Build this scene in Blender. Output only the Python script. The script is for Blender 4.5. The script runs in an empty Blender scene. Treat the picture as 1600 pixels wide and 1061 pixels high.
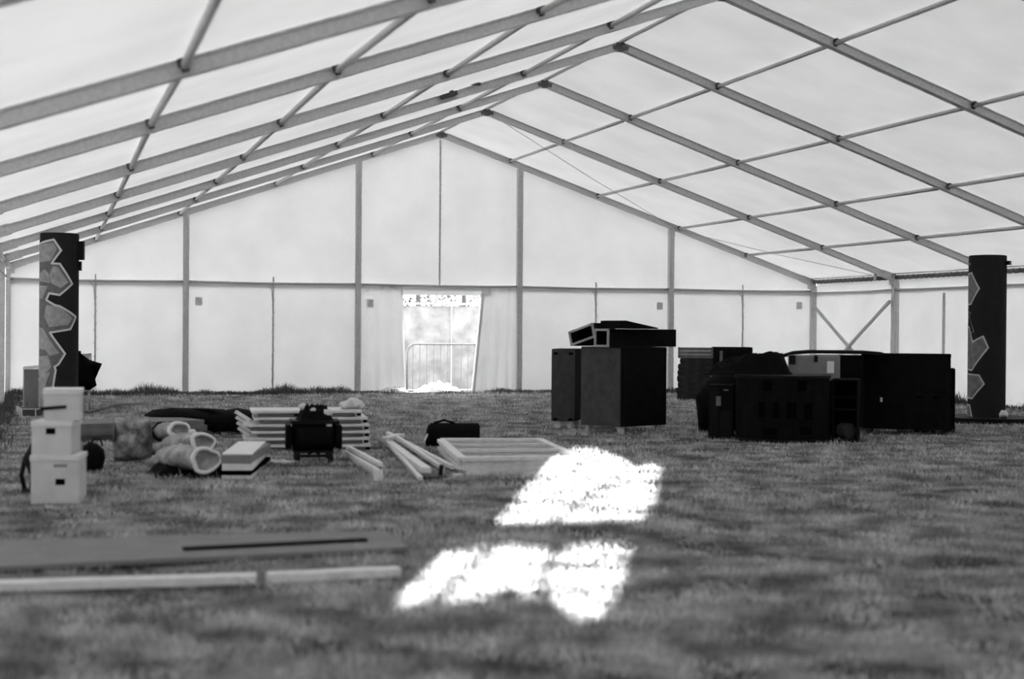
import bpy, bmesh, math, random
import numpy as np
from mathutils import Vector, Matrix
random.seed(7); rng = np.random.default_rng(7)
scene = bpy.context.scene
COL = scene.collection

# ------------------------------------------------------------------ camera
YAW, PITCH, ROLL, FPX = .2944, -.0069, .0076, 2362.9
CAM = Vector((-6.6741, -26.5217, 1.1622))
FW = Vector((math.sin(YAW)*math.cos(PITCH), math.cos(YAW)*math.cos(PITCH), math.sin(PITCH)))
_r = Vector((math.cos(YAW), -math.sin(YAW), 0)); _u = _r.cross(FW)
RT = _r*math.cos(ROLL) + _u*math.sin(ROLL); UP = -_r*math.sin(ROLL) + _u*math.cos(ROLL)
cd = bpy.data.cameras.new('camera'); cam = bpy.data.objects.new('camera', cd); COL.objects.link(cam)
cam.matrix_world = Matrix(((RT.x, UP.x, -FW.x, CAM.x), (RT.y, UP.y, -FW.y, CAM.y), (RT.z, UP.z, -FW.z, CAM.z), (0, 0, 0, 1)))
cd.sensor_width = 36; cd.lens = 36*FPX/1600; cd.clip_start = .05; cd.clip_end = 500
cd.dof.use_dof = True; cd.dof.focus_distance = 25; cd.dof.aperture_fstop = 1.7
scene.camera = cam

# ------------------------------------------------------------------ light and exposure
vs = scene.view_settings
vs.view_transform = 'Standard'; vs.look = 'None'; vs.gamma = 1; vs.use_curve_mapping = False; vs.exposure = .9
world = bpy.data.worlds.new('overcast_sky'); scene.world = world; world.use_nodes = True
bg = world.node_tree.nodes['Background']; bg.inputs[0].default_value = (.93, .93, .93, 1); bg.inputs[1].default_value = 9.4
SUN_AZ, SUN_TAN = .30, .156            # horizontal drift per metre, tangent of elevation
sd = bpy.data.lights.new('sun', 'SUN'); sd.energy = 23; sd.angle = math.radians(.6); sd.color = (1, 1, 1)
sun = bpy.data.objects.new('sun', sd); COL.objects.link(sun)
_h = math.hypot(SUN_AZ, 1)
sun.rotation_euler = Vector((SUN_AZ/_h, 1/_h, -SUN_TAN)).to_track_quat('-Z', 'Y').to_euler()

# ------------------------------------------------------------------ helpers
def G(px, py, z=0.):
    d = FW + RT*((px-800)/FPX) - UP*((py-530.5)/FPX)
    return CAM + d*((z-CAM.z)/d.z)
def MPX(p): return (Vector(p)-CAM).dot(FW)/FPX        # metres per pixel there

MATS = {}
def grey(name, v, rough=.75, var=.12, scale=14, bump=0., metal=0., spec=.3, detail=4, sharp=.2):
    m = bpy.data.materials.new(name); m.use_nodes = True; nt = m.node_tree; b = nt.nodes['Principled BSDF']
    b.inputs['Roughness'].default_value = rough; b.inputs['Metallic'].default_value = metal
    b.inputs['Specular IOR Level'].default_value = spec
    tc = nt.nodes.new('ShaderNodeTexCoord'); nz = nt.nodes.new('ShaderNodeTexNoise')
    nz.inputs['Scale'].default_value = scale; nz.inputs['Detail'].default_value = detail
    nt.links.new(tc.outputs['Object'], nz.inputs['Vector'])
    r = nt.nodes.new('ShaderNodeValToRGB'); lo, hi = v*(1-var), v*(1+var)
    r.color_ramp.elements[0].position = .5-sharp; r.color_ramp.elements[1].position = .5+sharp
    r.color_ramp.elements[0].color = (lo, lo, lo, 1); r.color_ramp.elements[1].color = (hi, hi, hi, 1)
    nt.links.new(nz.outputs['Fac'], r.inputs['Fac']); nt.links.new(r.outputs['Color'], b.inputs['Base Color'])
    if bump:
        bp = nt.nodes.new('ShaderNodeBump'); bp.inputs['Strength'].default_value = bump; bp.inputs['Distance'].default_value = .02
        nt.links.new(nz.outputs['Fac'], bp.inputs['Height']); nt.links.new(bp.outputs['Normal'], b.inputs['Normal'])
    MATS[name] = m; return m

def fabric(name, trans, refl, var=.05):
    m = bpy.data.materials.new(name); m.use_nodes = True; nt = m.node_tree
    nt.nodes.remove(nt.nodes['Principled BSDF']); out = nt.nodes['Material Output']
    tc = nt.nodes.new('ShaderNodeTexCoord'); nz = nt.nodes.new('ShaderNodeTexNoise'); nz.inputs['Scale'].default_value = 1.3
    nz.inputs['Detail'].default_value = 6; nt.links.new(tc.outputs['Object'], nz.inputs['Vector'])
    def ramp(v):
        r = nt.nodes.new('ShaderNodeValToRGB'); lo, hi = v*(1-var), v*(1+var)
        r.color_ramp.elements[0].position = .35; r.color_ramp.elements[1].position = .65
        r.color_ramp.elements[0].color = (lo, lo, lo, 1); r.color_ramp.elements[1].color = (hi, hi, hi, 1)
        nt.links.new(nz.outputs['Fac'], r.inputs['Fac']); return r
    t = nt.nodes.new('ShaderNodeBsdfTranslucent'); d = nt.nodes.new('ShaderNodeBsdfDiffuse'); a = nt.nodes.new('ShaderNodeAddShader')
    nt.links.new(ramp(trans).outputs[0], t.inputs['Color']); nt.links.new(ramp(refl).outputs[0], d.inputs['Color'])
    nt.links.new(t.outputs[0], a.inputs[0]); nt.links.new(d.outputs[0], a.inputs[1]); nt.links.new(a.outputs[0], out.inputs['Surface'])
    MATS[name] = m; return m

fabric('roof_pvc', .030, .62); fabric('wall_pvc', .046, .62); fabric('dim_gable_pvc', .006, .5); fabric('patch_pvc', .034, .55)  # unseen front gable cloth kept dim to hold back fill on the cases
grey('aluminium', .52, .5, .12, 30, metal=.3, spec=.5)
grey('apex_steel', .11, .5, .2, 40, metal=.3)
grey('alloy_dull', .15, .6, .2, 30, metal=.2)
grey('barrier_steel', .11, .6, .2, 20)
grey('steel_dark', .06, .5, .2, 40, metal=.3)
grey('galvanised', .45, .5, .15, 30, metal=.4)
grey('rope', .12, .9, .3, 60)
grey('wire', .25, .6, .1, 40)
grey('lacing', .5, .9, .4, 60)
grey('turf_soil', .12, .95, .75, 2.3, bump=.5, detail=10, sharp=.1)
grey('turf_blade', .41, .85, .6, 3.0, detail=10, spec=.1, sharp=.11)
grey('turf_tall', .07, .8, .4, 4)
grey('dry_field', .10, .95, .3, 1.2)
grey('case_black', .0065, .85, .25, 9, spec=.05)
grey('case_lit', .056, .7, .2, 12, spec=.15)  # lighter tone painted on the case faces that catch the light
grey('cloth_black', .004, .95, .3, 12, bump=.3, spec=.1)
grey('plastic_black', .005, .6, .2, 20, spec=.12)
grey('void_black', .003, 1, .1, 10, spec=0)
grey('raw_wood', .34, .8, .15, 25)
grey('white_timber', .66, .7, .12, 16)
grey('pale_timber', .48, .75, .15, 16)
grey('wood_grey', .16, .8, .15, 8)
grey('ply_grey', .185, .8, .1, 5)
grey('board_dark', .06, .8, .2, 8)
grey('carton_white', .54, .85, .08, 8)
grey('carton_edge', .66, .85, .08, 8)
grey('foam_white', .70, .8, .08, 20)
grey('foam_grey', .22, .8, .1, 20)
grey('cloth_white', .60, .85, .15, 9, bump=.3)
grey('cloth_dirty', .30, .9, .45, 11, bump=.8, detail=8)
grey('bin_grey', .20, .6, .1, 10)
grey('crate_grey', .13, .8, .2, 16)
grey('blanket_dark', .022, .95, .35, 15, bump=.4)
grey('art_dark', .035, .8, .15, 12)
grey('art_ground', .13, .8, .2, 30)  # mid-grey ground of the column artwork
grey('art_mid', .30, .8, .25, 14, detail=7)
grey('art_line', .58, .8, .05, 14)
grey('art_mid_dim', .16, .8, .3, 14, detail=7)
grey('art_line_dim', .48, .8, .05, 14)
grey('column_black', .021, .85, .1, 10, spec=.08)
grey('label_white', .75, .7, .03, 20)
grey('netting', .15, .9, .35, 3)
grey('leaf', .014, .7, .4, 6)
grey('bark', .02, .9, .3, 6)
grey('sheeting', .30, .5, .2, 8, bump=.4)
def clear_plastic():
    m = bpy.data.materials.new('clear_plastic'); m.use_nodes = True; nt = m.node_tree; b = nt.nodes['Principled BSDF']
    nz = nt.nodes.new('ShaderNodeTexNoise'); nz.inputs['Scale'].default_value = 9; nz.inputs['Detail'].default_value = 6
    r = nt.nodes.new('ShaderNodeValToRGB'); r.color_ramp.elements[0].position = .38; r.color_ramp.elements[1].position = .68
    r.color_ramp.elements[0].color = (.05, .05, .05, 1); r.color_ramp.elements[1].color = (.36, .36, .36, 1)
    tc = nt.nodes.new('ShaderNodeTexCoord'); nt.links.new(tc.outputs['Object'], nz.inputs['Vector'])
    nt.links.new(nz.outputs['Fac'], r.inputs['Fac']); nt.links.new(r.outputs['Color'], b.inputs['Base Color'])
    b.inputs['Roughness'].default_value = .35; b.inputs['Alpha'].default_value = .82
    MATS['clear_plastic'] = m
clear_plastic()

class MB:
    def __init__(s): s.v = []; s.f = []
    def add(s, vs, fs):
        n = len(s.v); s.v += [tuple(v) for v in vs]; s.f += [tuple(i+n for i in f) for f in fs]; return s
    def box(s, c, d, rz=0, M=None):
        hx, hy, hz = d[0]/2, d[1]/2, d[2]/2; R = M if M is not None else Matrix.Rotation(rz, 3, 'Z')
        vs = [Vector(c) + R @ Vector((x*hx, y*hy, z*hz)) for z in (-1, 1) for y in (-1, 1) for x in (-1, 1)]
        return s.add(vs, [(0, 2, 3, 1), (4, 5, 7, 6), (0, 1, 5, 4), (2, 6, 7, 3), (0, 4, 6, 2), (1, 3, 7, 5)])
    def b0(s, x, y, z, X, Y, Z): return s.box(((x+X)/2, (y+Y)/2, (z+Z)/2), (X-x, Y-y, Z-z))
    def beam(s, p, q, w, h, up=(0, 0, 1), off=0):
        p, q = Vector(p), Vector(q); d = (q-p).normalized(); sd_ = d.cross(Vector(up)).normalized(); u = sd_.cross(d)
        p = p+u*off; q = q+u*off
        vs = [a + sd_*(i*w/2) + u*(j*h/2) for a in (p, q) for j in (-1, 1) for i in (-1, 1)]
        return s.add(vs, [(0, 2, 3, 1), (4, 5, 7, 6), (0, 1, 5, 4), (2, 6, 7, 3), (0, 4, 6, 2), (1, 3, 7, 5)])
    def tube(s, pts, r, n=8, caps=True):
        pts = [Vector(p) for p in pts]; rr = r if isinstance(r, (list, tuple)) else [r]*len(pts); base = len(s.v); prev = None
        for i, p in enumerate(pts):
            t = (pts[min(i+1, len(pts)-1)]-pts[max(i-1, 0)]).normalized()
            if prev is None: a = t.orthogonal().normalized()
            else: a = (prev - t*prev.dot(t)).normalized()
            prev = a; b = t.cross(a)
            s.v += [tuple(p + (a*math.cos(k*2*math.pi/n) + b*math.sin(k*2*math.pi/n))*rr[i]) for k in range(n)]
        for i in range(len(pts)-1):
            for k in range(n):
                k2 = (k+1) % n; s.f.append((base+i*n+k, base+i*n+k2, base+(i+1)*n+k2, base+(i+1)*n+k))
        if caps: s.f.append(tuple(base+k for k in range(n))[::-1]); s.f.append(tuple(base+(len(pts)-1)*n+k for k in range(n)))
        return s
    def prism(s, poly, z0, z1):
        n = len(poly); vs = [(x, y, z0) for x, y in poly] + [(x, y, z1) for x, y in poly]
        return s.add(vs, [tuple(range(n))[::-1], tuple(range(n, 2*n))] + [(i, (i+1) % n, n+(i+1) % n, n+i) for i in range(n)])
    def lathe(s, prof, n=32):
        base = len(s.v)
        for r, z in prof: s.v += [(r*math.cos(k*2*math.pi/n), r*math.sin(k*2*math.pi/n), z) for k in range(n)]
        for i in range(len(prof)-1):
            for k in range(n):
                k2 = (k+1) % n; s.f.append((base+i*n+k, base+i*n+k2, base+(i+1)*n+k2, base+(i+1)*n+k))
        return s
    def grid(s, fn, nu, nv):
        vs = [fn(i/nu, j/nv) for j in range(nv+1) for i in range(nu+1)]
        return s.add(vs, [(j*(nu+1)+i, j*(nu+1)+i+1, (j+1)*(nu+1)+i+1, (j+1)*(nu+1)+i) for j in range(nv) for i in range(nu)])
    def mesh(s, name, mat, smooth=False, bevel=0):
        me = bpy.data.meshes.new(name); me.from_pydata(s.v, [], s.f)
        if bevel:
            bm = bmesh.new(); bm.from_mesh(me); bmesh.ops.bevel(bm, geom=bm.edges[:], offset=bevel, segments=2, affect='EDGES', profile=.6)
            bm.to_mesh(me); bm.free()
        bm = bmesh.new(); bm.from_mesh(me); bmesh.ops.recalc_face_normals(bm, faces=bm.faces[:]); bm.to_mesh(me); bm.free()
        me.materials.append(MATS[mat])
        if smooth: me.polygons.foreach_set('use_smooth', [len(p.vertices) < 5 for p in me.polygons])
        return me
    def build(s, name, mat, parent=None, smooth=False, bevel=0, loc=None, rz=None):
        return link(name, s.mesh(name, mat, smooth, bevel), parent, loc, rz)

def link(name, me, parent=None, loc=None, rz=None):
    o = bpy.data.objects.new(name, me); COL.objects.link(o); o.parent = parent; o.shadow_terminator_geometry_offset = 0
    if loc is not None: o.location = loc
    if rz is not None: o.rotation_euler = (0, 0, rz)
    return o
def tag(o, label, cat, group=None):
    o['label'] = label; o['category'] = cat
    if group: o['group'] = group
    return o
def thing(name, label, cat, loc=(0, 0, 0), rz=0, group=None):
    o = bpy.data.objects.new(name, None); COL.objects.link(o); o.empty_display_size = .2
    o.location = loc; o.rotation_euler = (0, 0, rz); return tag(o, label, cat, group)
def setting(name):
    o = bpy.data.objects.new(name, None); COL.objects.link(o); o['kind'] = 'structure'; return o
def wob(x, y, z=0., s=1.):
    x, y, z = x*s, y*s, z*s
    return (math.sin(1.7*x+2.3*y+.6) + .6*math.sin(3.9*x-2.9*y+1.3*z+2.1) + .4*math.sin(7.3*x+6.1*y-3.7*z+.3) + .25*math.sin(13.1*x-11.7*y+5*z))/2.25
def puff(outline, thick, amp=.01, freq=9, cuts=2, flat_back=False):
    """rounded cushion-like solid from an outline in local x,z; bulges along y"""
    bm = bmesh.new(); vs = [bm.verts.new((x, 0, z)) for x, z in outline]; bm.faces.new(vs)
    bmesh.ops.triangulate(bm, faces=bm.faces[:])
    for _ in range(cuts):
        bmesh.ops.subdivide_edges(bm, edges=bm.edges[:], cuts=1, use_grid_fill=True); bmesh.ops.triangulate(bm, faces=bm.faces[:])
    seg = [(Vector(outline[i]), Vector(outline[(i+1) % len(outline)])) for i in range(len(outline))]
    def dist(p):
        best = 9
        for a, b in seg:
            ab = b-a; t = max(0, min(1, (p-a).dot(ab)/max(ab.length_squared, 1e-9))); best = min(best, (p-a-ab*t).length)
        return best
    bm.verts.ensure_lookup_table(); D = [dist(Vector((v.co.x, v.co.z))) for v in bm.verts]; dm = max(D)*.75
    prof = [math.sqrt(max(0, 1-(1-min(d/dm, 1))**2)) for d in D]
    V = [v.co.copy() for v in bm.verts]; F = [[v.index for v in f.verts] for f in bm.faces]; bm.verts.index_update()
    F = [[v.index for v in f.verts] for f in bm.faces]; bm.free(); n = len(V); mb = MB(); out = []
    for k, sgn in ((0, -1), (1, 1)):
        for v, p in zip(V, prof):
            w = wob(v.x*freq, v.z*freq, sgn*3)*amp*(.3+p)
            out.append((v.x + w*.6*p, sgn*(thick/2*p*(1-.25*(sgn > 0)) + abs(w)*p) , v.z + w*.5*p))
    mb.v = out; mb.f = [tuple(f) for f in F] + [tuple(i+n for i in reversed(f)) for f in F]
    return mb
def weld(o, d=1e-4):
    bm = bmesh.new(); bm.from_mesh(o.data); bmesh.ops.remove_doubles(bm, verts=bm.verts[:], dist=d)
    bmesh.ops.recalc_face_normals(bm, faces=bm.faces[:]); bm.to_mesh(o.data); bm.free(); return o

# ------------------------------------------------------------------ tent dimensions
XL, XR, EAVE, RIDGE, BAY, NB, RAIL = -7.40, 7.5, 2.10, 4.668, 3.0, 9, 1.92
SL = (EAVE-RIDGE)/7.5
TL = (.799, .614, .396, .167); TR = (.174, .401, .619, .805)
DZ = {4: .012, 5: .03, 6: -.03}
def roof_z(x): return RIDGE + SL*abs(x)
NRM = 1/math.sqrt(1+SL*SL)

# ------------------------------------------------------------------ ground
floor = setting('floor')
MB().grid(lambda u, v: (-7.6+15.3*u, -28.4+28.9*v, .006*wob(15*u, 29*v)-.006), 60, 110).build('turf', 'turf_soil', floor, smooth=True)
og = setting('ground_outside')
def outer(u, v):
    x, y = -70+140*u, -80+160*v
    return (x, y, -.045 - .17*max(0, min(1, (y-.8)/1.4)))
MB().grid(outer, 70, 100).build('field', 'dry_field', og, smooth=True)

def blades(name, P, L, Wd, lean, mat, parent):
    n = len(P); az = rng.uniform(0, 2*math.pi, n); la = rng.uniform(0, 2*math.pi, n)
    d = np.stack([np.cos(la), np.sin(la), np.zeros(n)], 1); w = np.stack([np.cos(az), np.sin(az), np.zeros(n)], 1)
    Lc = L[:, None]; h = np.array([0, 0, 1.]); ln = lean[:, None]
    ez = np.sqrt(np.maximum(.03, 1-ln**2))
    mid = P + d*Lc*.5*ln*.55 + h*Lc*.55*ez; tip = P + d*Lc*ln + h*Lc*ez*.92
    wh = w*Wd[:, None]/2
    V = np.stack([P-wh, P+wh, mid+wh*.8, mid-wh*.8, tip], 1).reshape(-1, 3)
    b = np.arange(n)*5
    idx = np.stack([b, b+1, b+2, b+3, b+3, b+2, b+4], 1).reshape(-1)
    ls = np.stack([np.arange(n)*7, np.arange(n)*7+4], 1).reshape(-1)
    me = bpy.data.meshes.new(name); me.vertices.add(len(V)); me.vertices.foreach_set('co', V.ravel())
    me.loops.add(len(idx)); me.loops.foreach_set('vertex_index', idx.astype(np.int32))
    me.polygons.add(len(ls)); me.polygons.foreach_set('loop_start', ls.astype(np.int32))
    me.update(calc_edges=True); me.materials.append(MATS[mat])
    return link(name, me, parent)
n = 380000
dep = 3.6 + rng.uniform(0, 1, n)**1.15*24; lat = rng.uniform(-.42, .42, n)*dep
P = np.stack([CAM.x + dep*FW.x + lat*RT.x, CAM.y + dep*FW.y + lat*RT.y, np.zeros(n)], 1)
k = (P[:, 0] > XL) & (P[:, 0] < XR) & (P[:, 1] < -.05) & (P[:, 1] > -27)
P, dep = P[k], dep[k]; n = len(P)
pn = np.sin(P[:, 0]*2.1+1.3*np.sin(P[:, 1]*1.1)) + np.sin(P[:, 1]*2.7+1.7*np.sin(P[:, 0]*.9)) + .7*np.sin(P[:, 0]*5.3+P[:, 1]*4.1)
# worn and hollow spots: fewer blades, showing the darker soil
hol = np.zeros(n)
for hx, hy, hr in zip(rng.uniform(-7, 7, 420), rng.uniform(-23, -1, 420), rng.uniform(.06, .30, 420)):
    hol = np.maximum(hol, np.exp(-(((P[:, 0]-hx)/hr/1.5)**2 + ((P[:, 1]-hy)/hr)**2)))
keep = rng.uniform(0, 1, n) > hol*.85; P, dep, pn = P[keep], dep[keep], pn[keep]; n = len(P)
L = rng.uniform(.018, .042, n)*(1+.22*pn)*(1+.02*dep)
g = blades('grass', P, L, rng.uniform(.0025, .005, n)*(.7+.06*dep), rng.uniform(.3, .98, n), 'turf_blade', None)
g['kind'] = 'stuff'; tag(g, 'short trampled grass covering the ground inside the marquee', 'grass')
m = 26000; e = rng.uniform(0, 1, m)
side = rng.choice(3, m, p=[.62, .28, .10])
bx = np.where(side == 0, rng.uniform(XL, XR, m), np.where(side == 1, XR-np.abs(rng.normal(0, .18, m))-.03, XL+np.abs(rng.normal(0, .12, m))+.03))
by = np.where(side == 0, -np.abs(rng.normal(0, .28, m))-.03, rng.uniform(-14, 0, m))
ev = np.where(side == 0, bx, by); cl = np.clip(.35+.5*np.sin(ev*2.3+1)+.35*np.sin(ev*5.9)+.2*np.sin(ev*13), 0.05, 1.2)
gap = np.where((side == 0) & (bx > -.9) & (bx < .8), .25, 1.)
Lt = rng.uniform(.06, .22, m)*(.35+cl*.75)*gap
g2 = blades('tall_grass', np.stack([bx, by, np.zeros(m)], 1), Lt, rng.uniform(.006, .013, m), rng.uniform(.1, .7, m), 'turf_tall', None)
g2['kind'] = 'stuff'; tag(g2, 'longer dark grass fringe growing along the foot of the tent walls', 'grass')
m = 500; dep = rng.uniform(4.5, 13, m); lat = rng.uniform(-.38, .38, m)*dep
g3 = blades('grass_wisps', np.stack([CAM.x+dep*FW.x+lat*RT.x, CAM.y+dep*FW.y+lat*RT.y, np.zeros(m)], 1), rng.uniform(.06, .14, m), rng.uniform(.003, .005, m), rng.uniform(.2, .9, m), 'raw_wood', None)
g3['kind'] = 'stuff'; tag(g3, 'scattered long dry grass stalks standing above the short turf', 'grass')

# ------------------------------------------------------------------ ceiling: frames, purlins, roof sheets
ceil = setting('ceiling')
for n_ in range(NB+1):
    y = -BAY*n_; dz = DZ.get(n_, 0)
    for sgn, xe, ts in ((-1, XL, TL), (1, XR, TR)):
        a = Vector((sgn*.05, y, roof_z(.05)+dz)); b = Vector((xe, y, roof_z(xe)+dz)); upv = Vector((sgn*.324, 0, .946))
        mb = MB().beam(a, b, .066, .080, upv).beam(a, b, .100, .012, upv, .044).beam(a, b, .096, .010, upv, -.044)
        raf = mb.build('rafter', 'aluminium', ceil)
        for t in ts:
            p = Vector((sgn*7.5*t, y, RIDGE+(EAVE-RIDGE)*t+dz)); d = (b-a).normalized(); u = d.cross(Vector((0, 1, 0))); u = u if u.z > 0 else -u
            br = MB().beam(p-Vector((0, .055, 0)), p+Vector((0, .055, 0)), .04, .07, u, .01).beam(p+u*.025-Vector((0, .09, 0)), p+u*.025+Vector((0, .09, 0)), .066, .045, u)
            br.build('purlin_bracket', 'steel_dark', raf)
            if n_ == 3 and sgn < 0 and t == TL[3]:
                q = p - d*(.0) ; c1 = Vector((-2.19, y-.07, roof_z(2.19)+.02)); c2 = Vector((-1.86, y-.07, roof_z(1.86)+.06))
                MB().box(c1, (.20, .08, .05), M=Matrix.Rotation(-.35, 3, 'Y')).box(c1+Vector((.03, 0, .04)), (.04, .05, .06)).build('clamp', 'steel_dark', raf)
                MB().box(c2, (.11, .06, .028)).build('clamp', 'steel_dark', raf)
        # eave knuckle
        MB().box((b.x-sgn*.03, y, b.z-.01), (.14, .10, .20)).beam(b, b-(b-a).normalized()*.28, .09, .12, upv).build('eave_bracket', 'aluminium', ceil)
    ap = MB().box((0, y, RIDGE+dz-.015), (.10, .10, .10)).beam((-.10, y-.045, roof_z(.10)+dz), (0, y-.045, RIDGE+dz), .015, .05).beam((.10, y-.045, roof_z(.10)+dz), (0, y-.045, RIDGE+dz), .015, .05)
    ap.build('apex_bracket', 'apex_steel', ceil)
for n_ in range(NB):
    y0, y1 = -BAY*n_-.05, -BAY*(n_+1)+.05; d0, d1 = DZ.get(n_, 0), DZ.get(n_+1, 0)
    for sgn, ts in ((-1, TL), (1, TR)):
        for t in ts:
            z = RIDGE+(EAVE-RIDGE)*t+.010; x = sgn*7.5*t
            MB().tube([(x, y0, z+d0), (x, y1, z+d1)], .026, 8).build('purlin', 'aluminium', ceil, smooth=True)
        xe = XL if sgn < 0 else XR; o = .062
        def sheet(u, v, sgn=sgn, xe=xe, y0=y0+.05+.16*(n_ == 0), y1=y1-.05-.16*(n_ == NB-1), d0=d0, d1=d1):
            x = (xe+sgn*.14)*u; yy = y0+(y1-y0)*v
            sag = -.008*math.sin(math.pi*v)*(1+.4*wob(x, yy, 0, .8)) + .006*wob(x*2, yy*2)*math.sin(math.pi*v)
            return (x, yy, RIDGE+SL*abs(x)+d0+(d1-d0)*v + o/.946 + sag*(u > 0))
        MB().grid(sheet, 26, 12).build('roof_sheet', 'roof_pvc', ceil, smooth=True)
    MB().tube([(0, y0, RIDGE+d0+.05), (0, y1, RIDGE+d1+.05)], .028, 8).build('ridge_purlin', 'aluminium', ceil, smooth=True)
for p, q in (((.1, -3, roof_z(.1)-.02), (7.5*TR[2], 0, roof_z(7.5*TR[2])-.02)), ((7.5*TR[2], 0, roof_z(7.5*TR[2])-.02), (7.35, -3, roof_z(7.35)-.05))):
    MB().tube([p, (Vector(p)+Vector(q))/2-Vector((0, 0, .03)), q], .0045, 5).build('bracing_wire', 'wire', ceil)
MB().beam((7.15, -2.93, roof_z(7.15)-.05), (7.47, -2.35, EAVE), .04, .05).build('knee_bracket', 'aluminium', ceil)

# ------------------------------------------------------------------ walls
wb = setting('wall_back')
def wrinkle(x, z, k=1.): return .012*k*wob(x*1.3, z*.9) + .004*k*wob(x*6, z*4)
def flat_sheet(parent, x0, x1, z0, z1f, y, mat='wall_pvc', nu=16, nv=14, amp=1., name='wall_sheet'):
    f_ = z1f if callable(z1f) else (lambda x: z1f)
    def fn(u, v):
        x = x0+(x1-x0)*u; z = z0+(f_(x)-z0)*v
        return (x, y + wrinkle(x, z, amp)*math.sin(math.pi*min(1, max(0, u)))**.5*(1 if 0 < u < 1 else 0), z)
    return MB().grid(fn, nu, nv).build(name, mat, parent, smooth=True)
posts = (-4.5, -1.5, 1.5, 4.5)
YW = .06
gt = lambda x: roof_z(x)+.068
for x0, x1 in ((XL-.09, -4.5), (-4.5, -1.5), (-1.5, 0), (0, 1.5), (1.5, 4.5), (4.5, XR+.09)):
    flat_sheet(wb, x0, x1, RAIL-.06, gt, YW, nu=24, nv=14, amp=.5, name='gable_sheet')
xs = [XL-.09, -6, -4.5, -3, -1.5]
for a, b in zip(xs[:-1], xs[1:]): flat_sheet(wb, a, b, -.03, RAIL+.02, YW-.03)
xs = [1.5, 3, 4.5, 6, XR+.09]
for a, b in zip(xs[:-1], xs[1:]): flat_sheet(wb, a, b, -.03, RAIL+.02, YW-.03)
flat_sheet(wb, -.72, .98, 1.76, RAIL+.02, YW-.03, nu=12, nv=4, name='door_header')
for x in posts:
    z = roof_z(x)-.06
    MB().b0(x-.048, -.05, 0, x+.048, .05, z).b0(x-.05, -.052, z-.12, x+.05, .052, z-.02).b0(x-.02, -.056, .05, x+.02, -.05, z-.2).build('gable_post', 'aluminium', wb)
    MB().b0(x-.11, -.11, 0, x+.11, .11, .012).build('base_plate', 'galvanised', wb)
x = 0.0
lace = MB().b0(-.014, YW-.035, RAIL, .014, YW-.02, RIDGE-.1)
for i in range(24): lace.box((0+.012*(-1)**i, YW-.04, RAIL+.08+i*.11), (.022, .015, .02))
lace.build('lacing', 'lacing', wb)
for x in (-6, -3, 3, 6):
    lace = MB().b0(x-.014, YW-.06, .02, x+.014, YW-.045, RAIL+.12)
    for i in range(17): lace.box((x+.012*(-1)**i, YW-.065, .1+i*.11), (.032, .018, .03))
    lace.tube([(x-.09, YW-.06, RAIL-.03), (x-.03, YW-.06, RAIL-.10), (x-.012, YW-.06, RAIL-.3)], .008, 5)
    lace.build('lacing', 'lacing', wb)
for a, b in zip((XL,)+posts, posts+(XR,)):
    pts = [(a+(b-a)*i/8, -.01, RAIL+.02-.012*math.sin(math.pi*i/8)) for i in range(9)]
    MB().tube(pts, .019, 8).build('curtain_rail', 'steel_dark' if False else 'galvanised', wb, smooth=True)
for x, z in ((-4.28, 1.60), (-1.28, 1.60), (4.28, 1.62), (7.2, 1.66)):
    MB().b0(x-.06, YW-.062, z-.07, x+.06, YW-.056, z+.07).build('patch', 'patch_pvc', wb)

# door opening: bunched curtains left and right
door = setting('door_1')
def curtain(x0t, x1t, x0b, x1b, folds, name='door_curtain'):
    def fn(u, v):
        v2 = v; x0 = x0b+(x0t-x0b)*v2; x1 = x1b+(x1t-x1b)*v2
        return (x0+(x1-x0)*u, YW-.05 + .035*math.sin(u*folds*math.pi*2)*(.35+.65*(1-v2)) + .012*wob(u*9, v*3) - .03*(1-v2), -.02+(RAIL+.02)*v2)
    return MB().grid(fn, 40, 16).build(name, 'wall_pvc', door, smooth=True)
curtain(-1.5, -.68, -1.5, -.62, 4); curtain(.80, 1.5, .62, 1.5, 4)
def hemcurve(t): return (.80+(.62-.80)*t, YW-.075-.03*t, 1.80*(1-t)+.0)
MB().tube([hemcurve(i/8) for i in range(9)], .035, 8).build('door_hem', 'wall_pvc', door, smooth=True)
def slump(x0, x1, h, seed):
    def fn(u, v):
        a = math.pi*v; x = x0+(x1-x0)*u
        r = h*(math.sin(math.pi*u)**.7)*(1+.35*wob(x*6+seed, v*5)); return (x, YW-.10-.16*math.cos(a)*(.4+.6*math.sin(math.pi*u))+.02*wob(x*9, v*9), max(-.02, r*math.sin(a)))
    return MB().grid(fn, 30, 10).build('fallen_hem', 'wall_pvc', door, smooth=True)
slump(-1.15, -.55, .12, 1)

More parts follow.
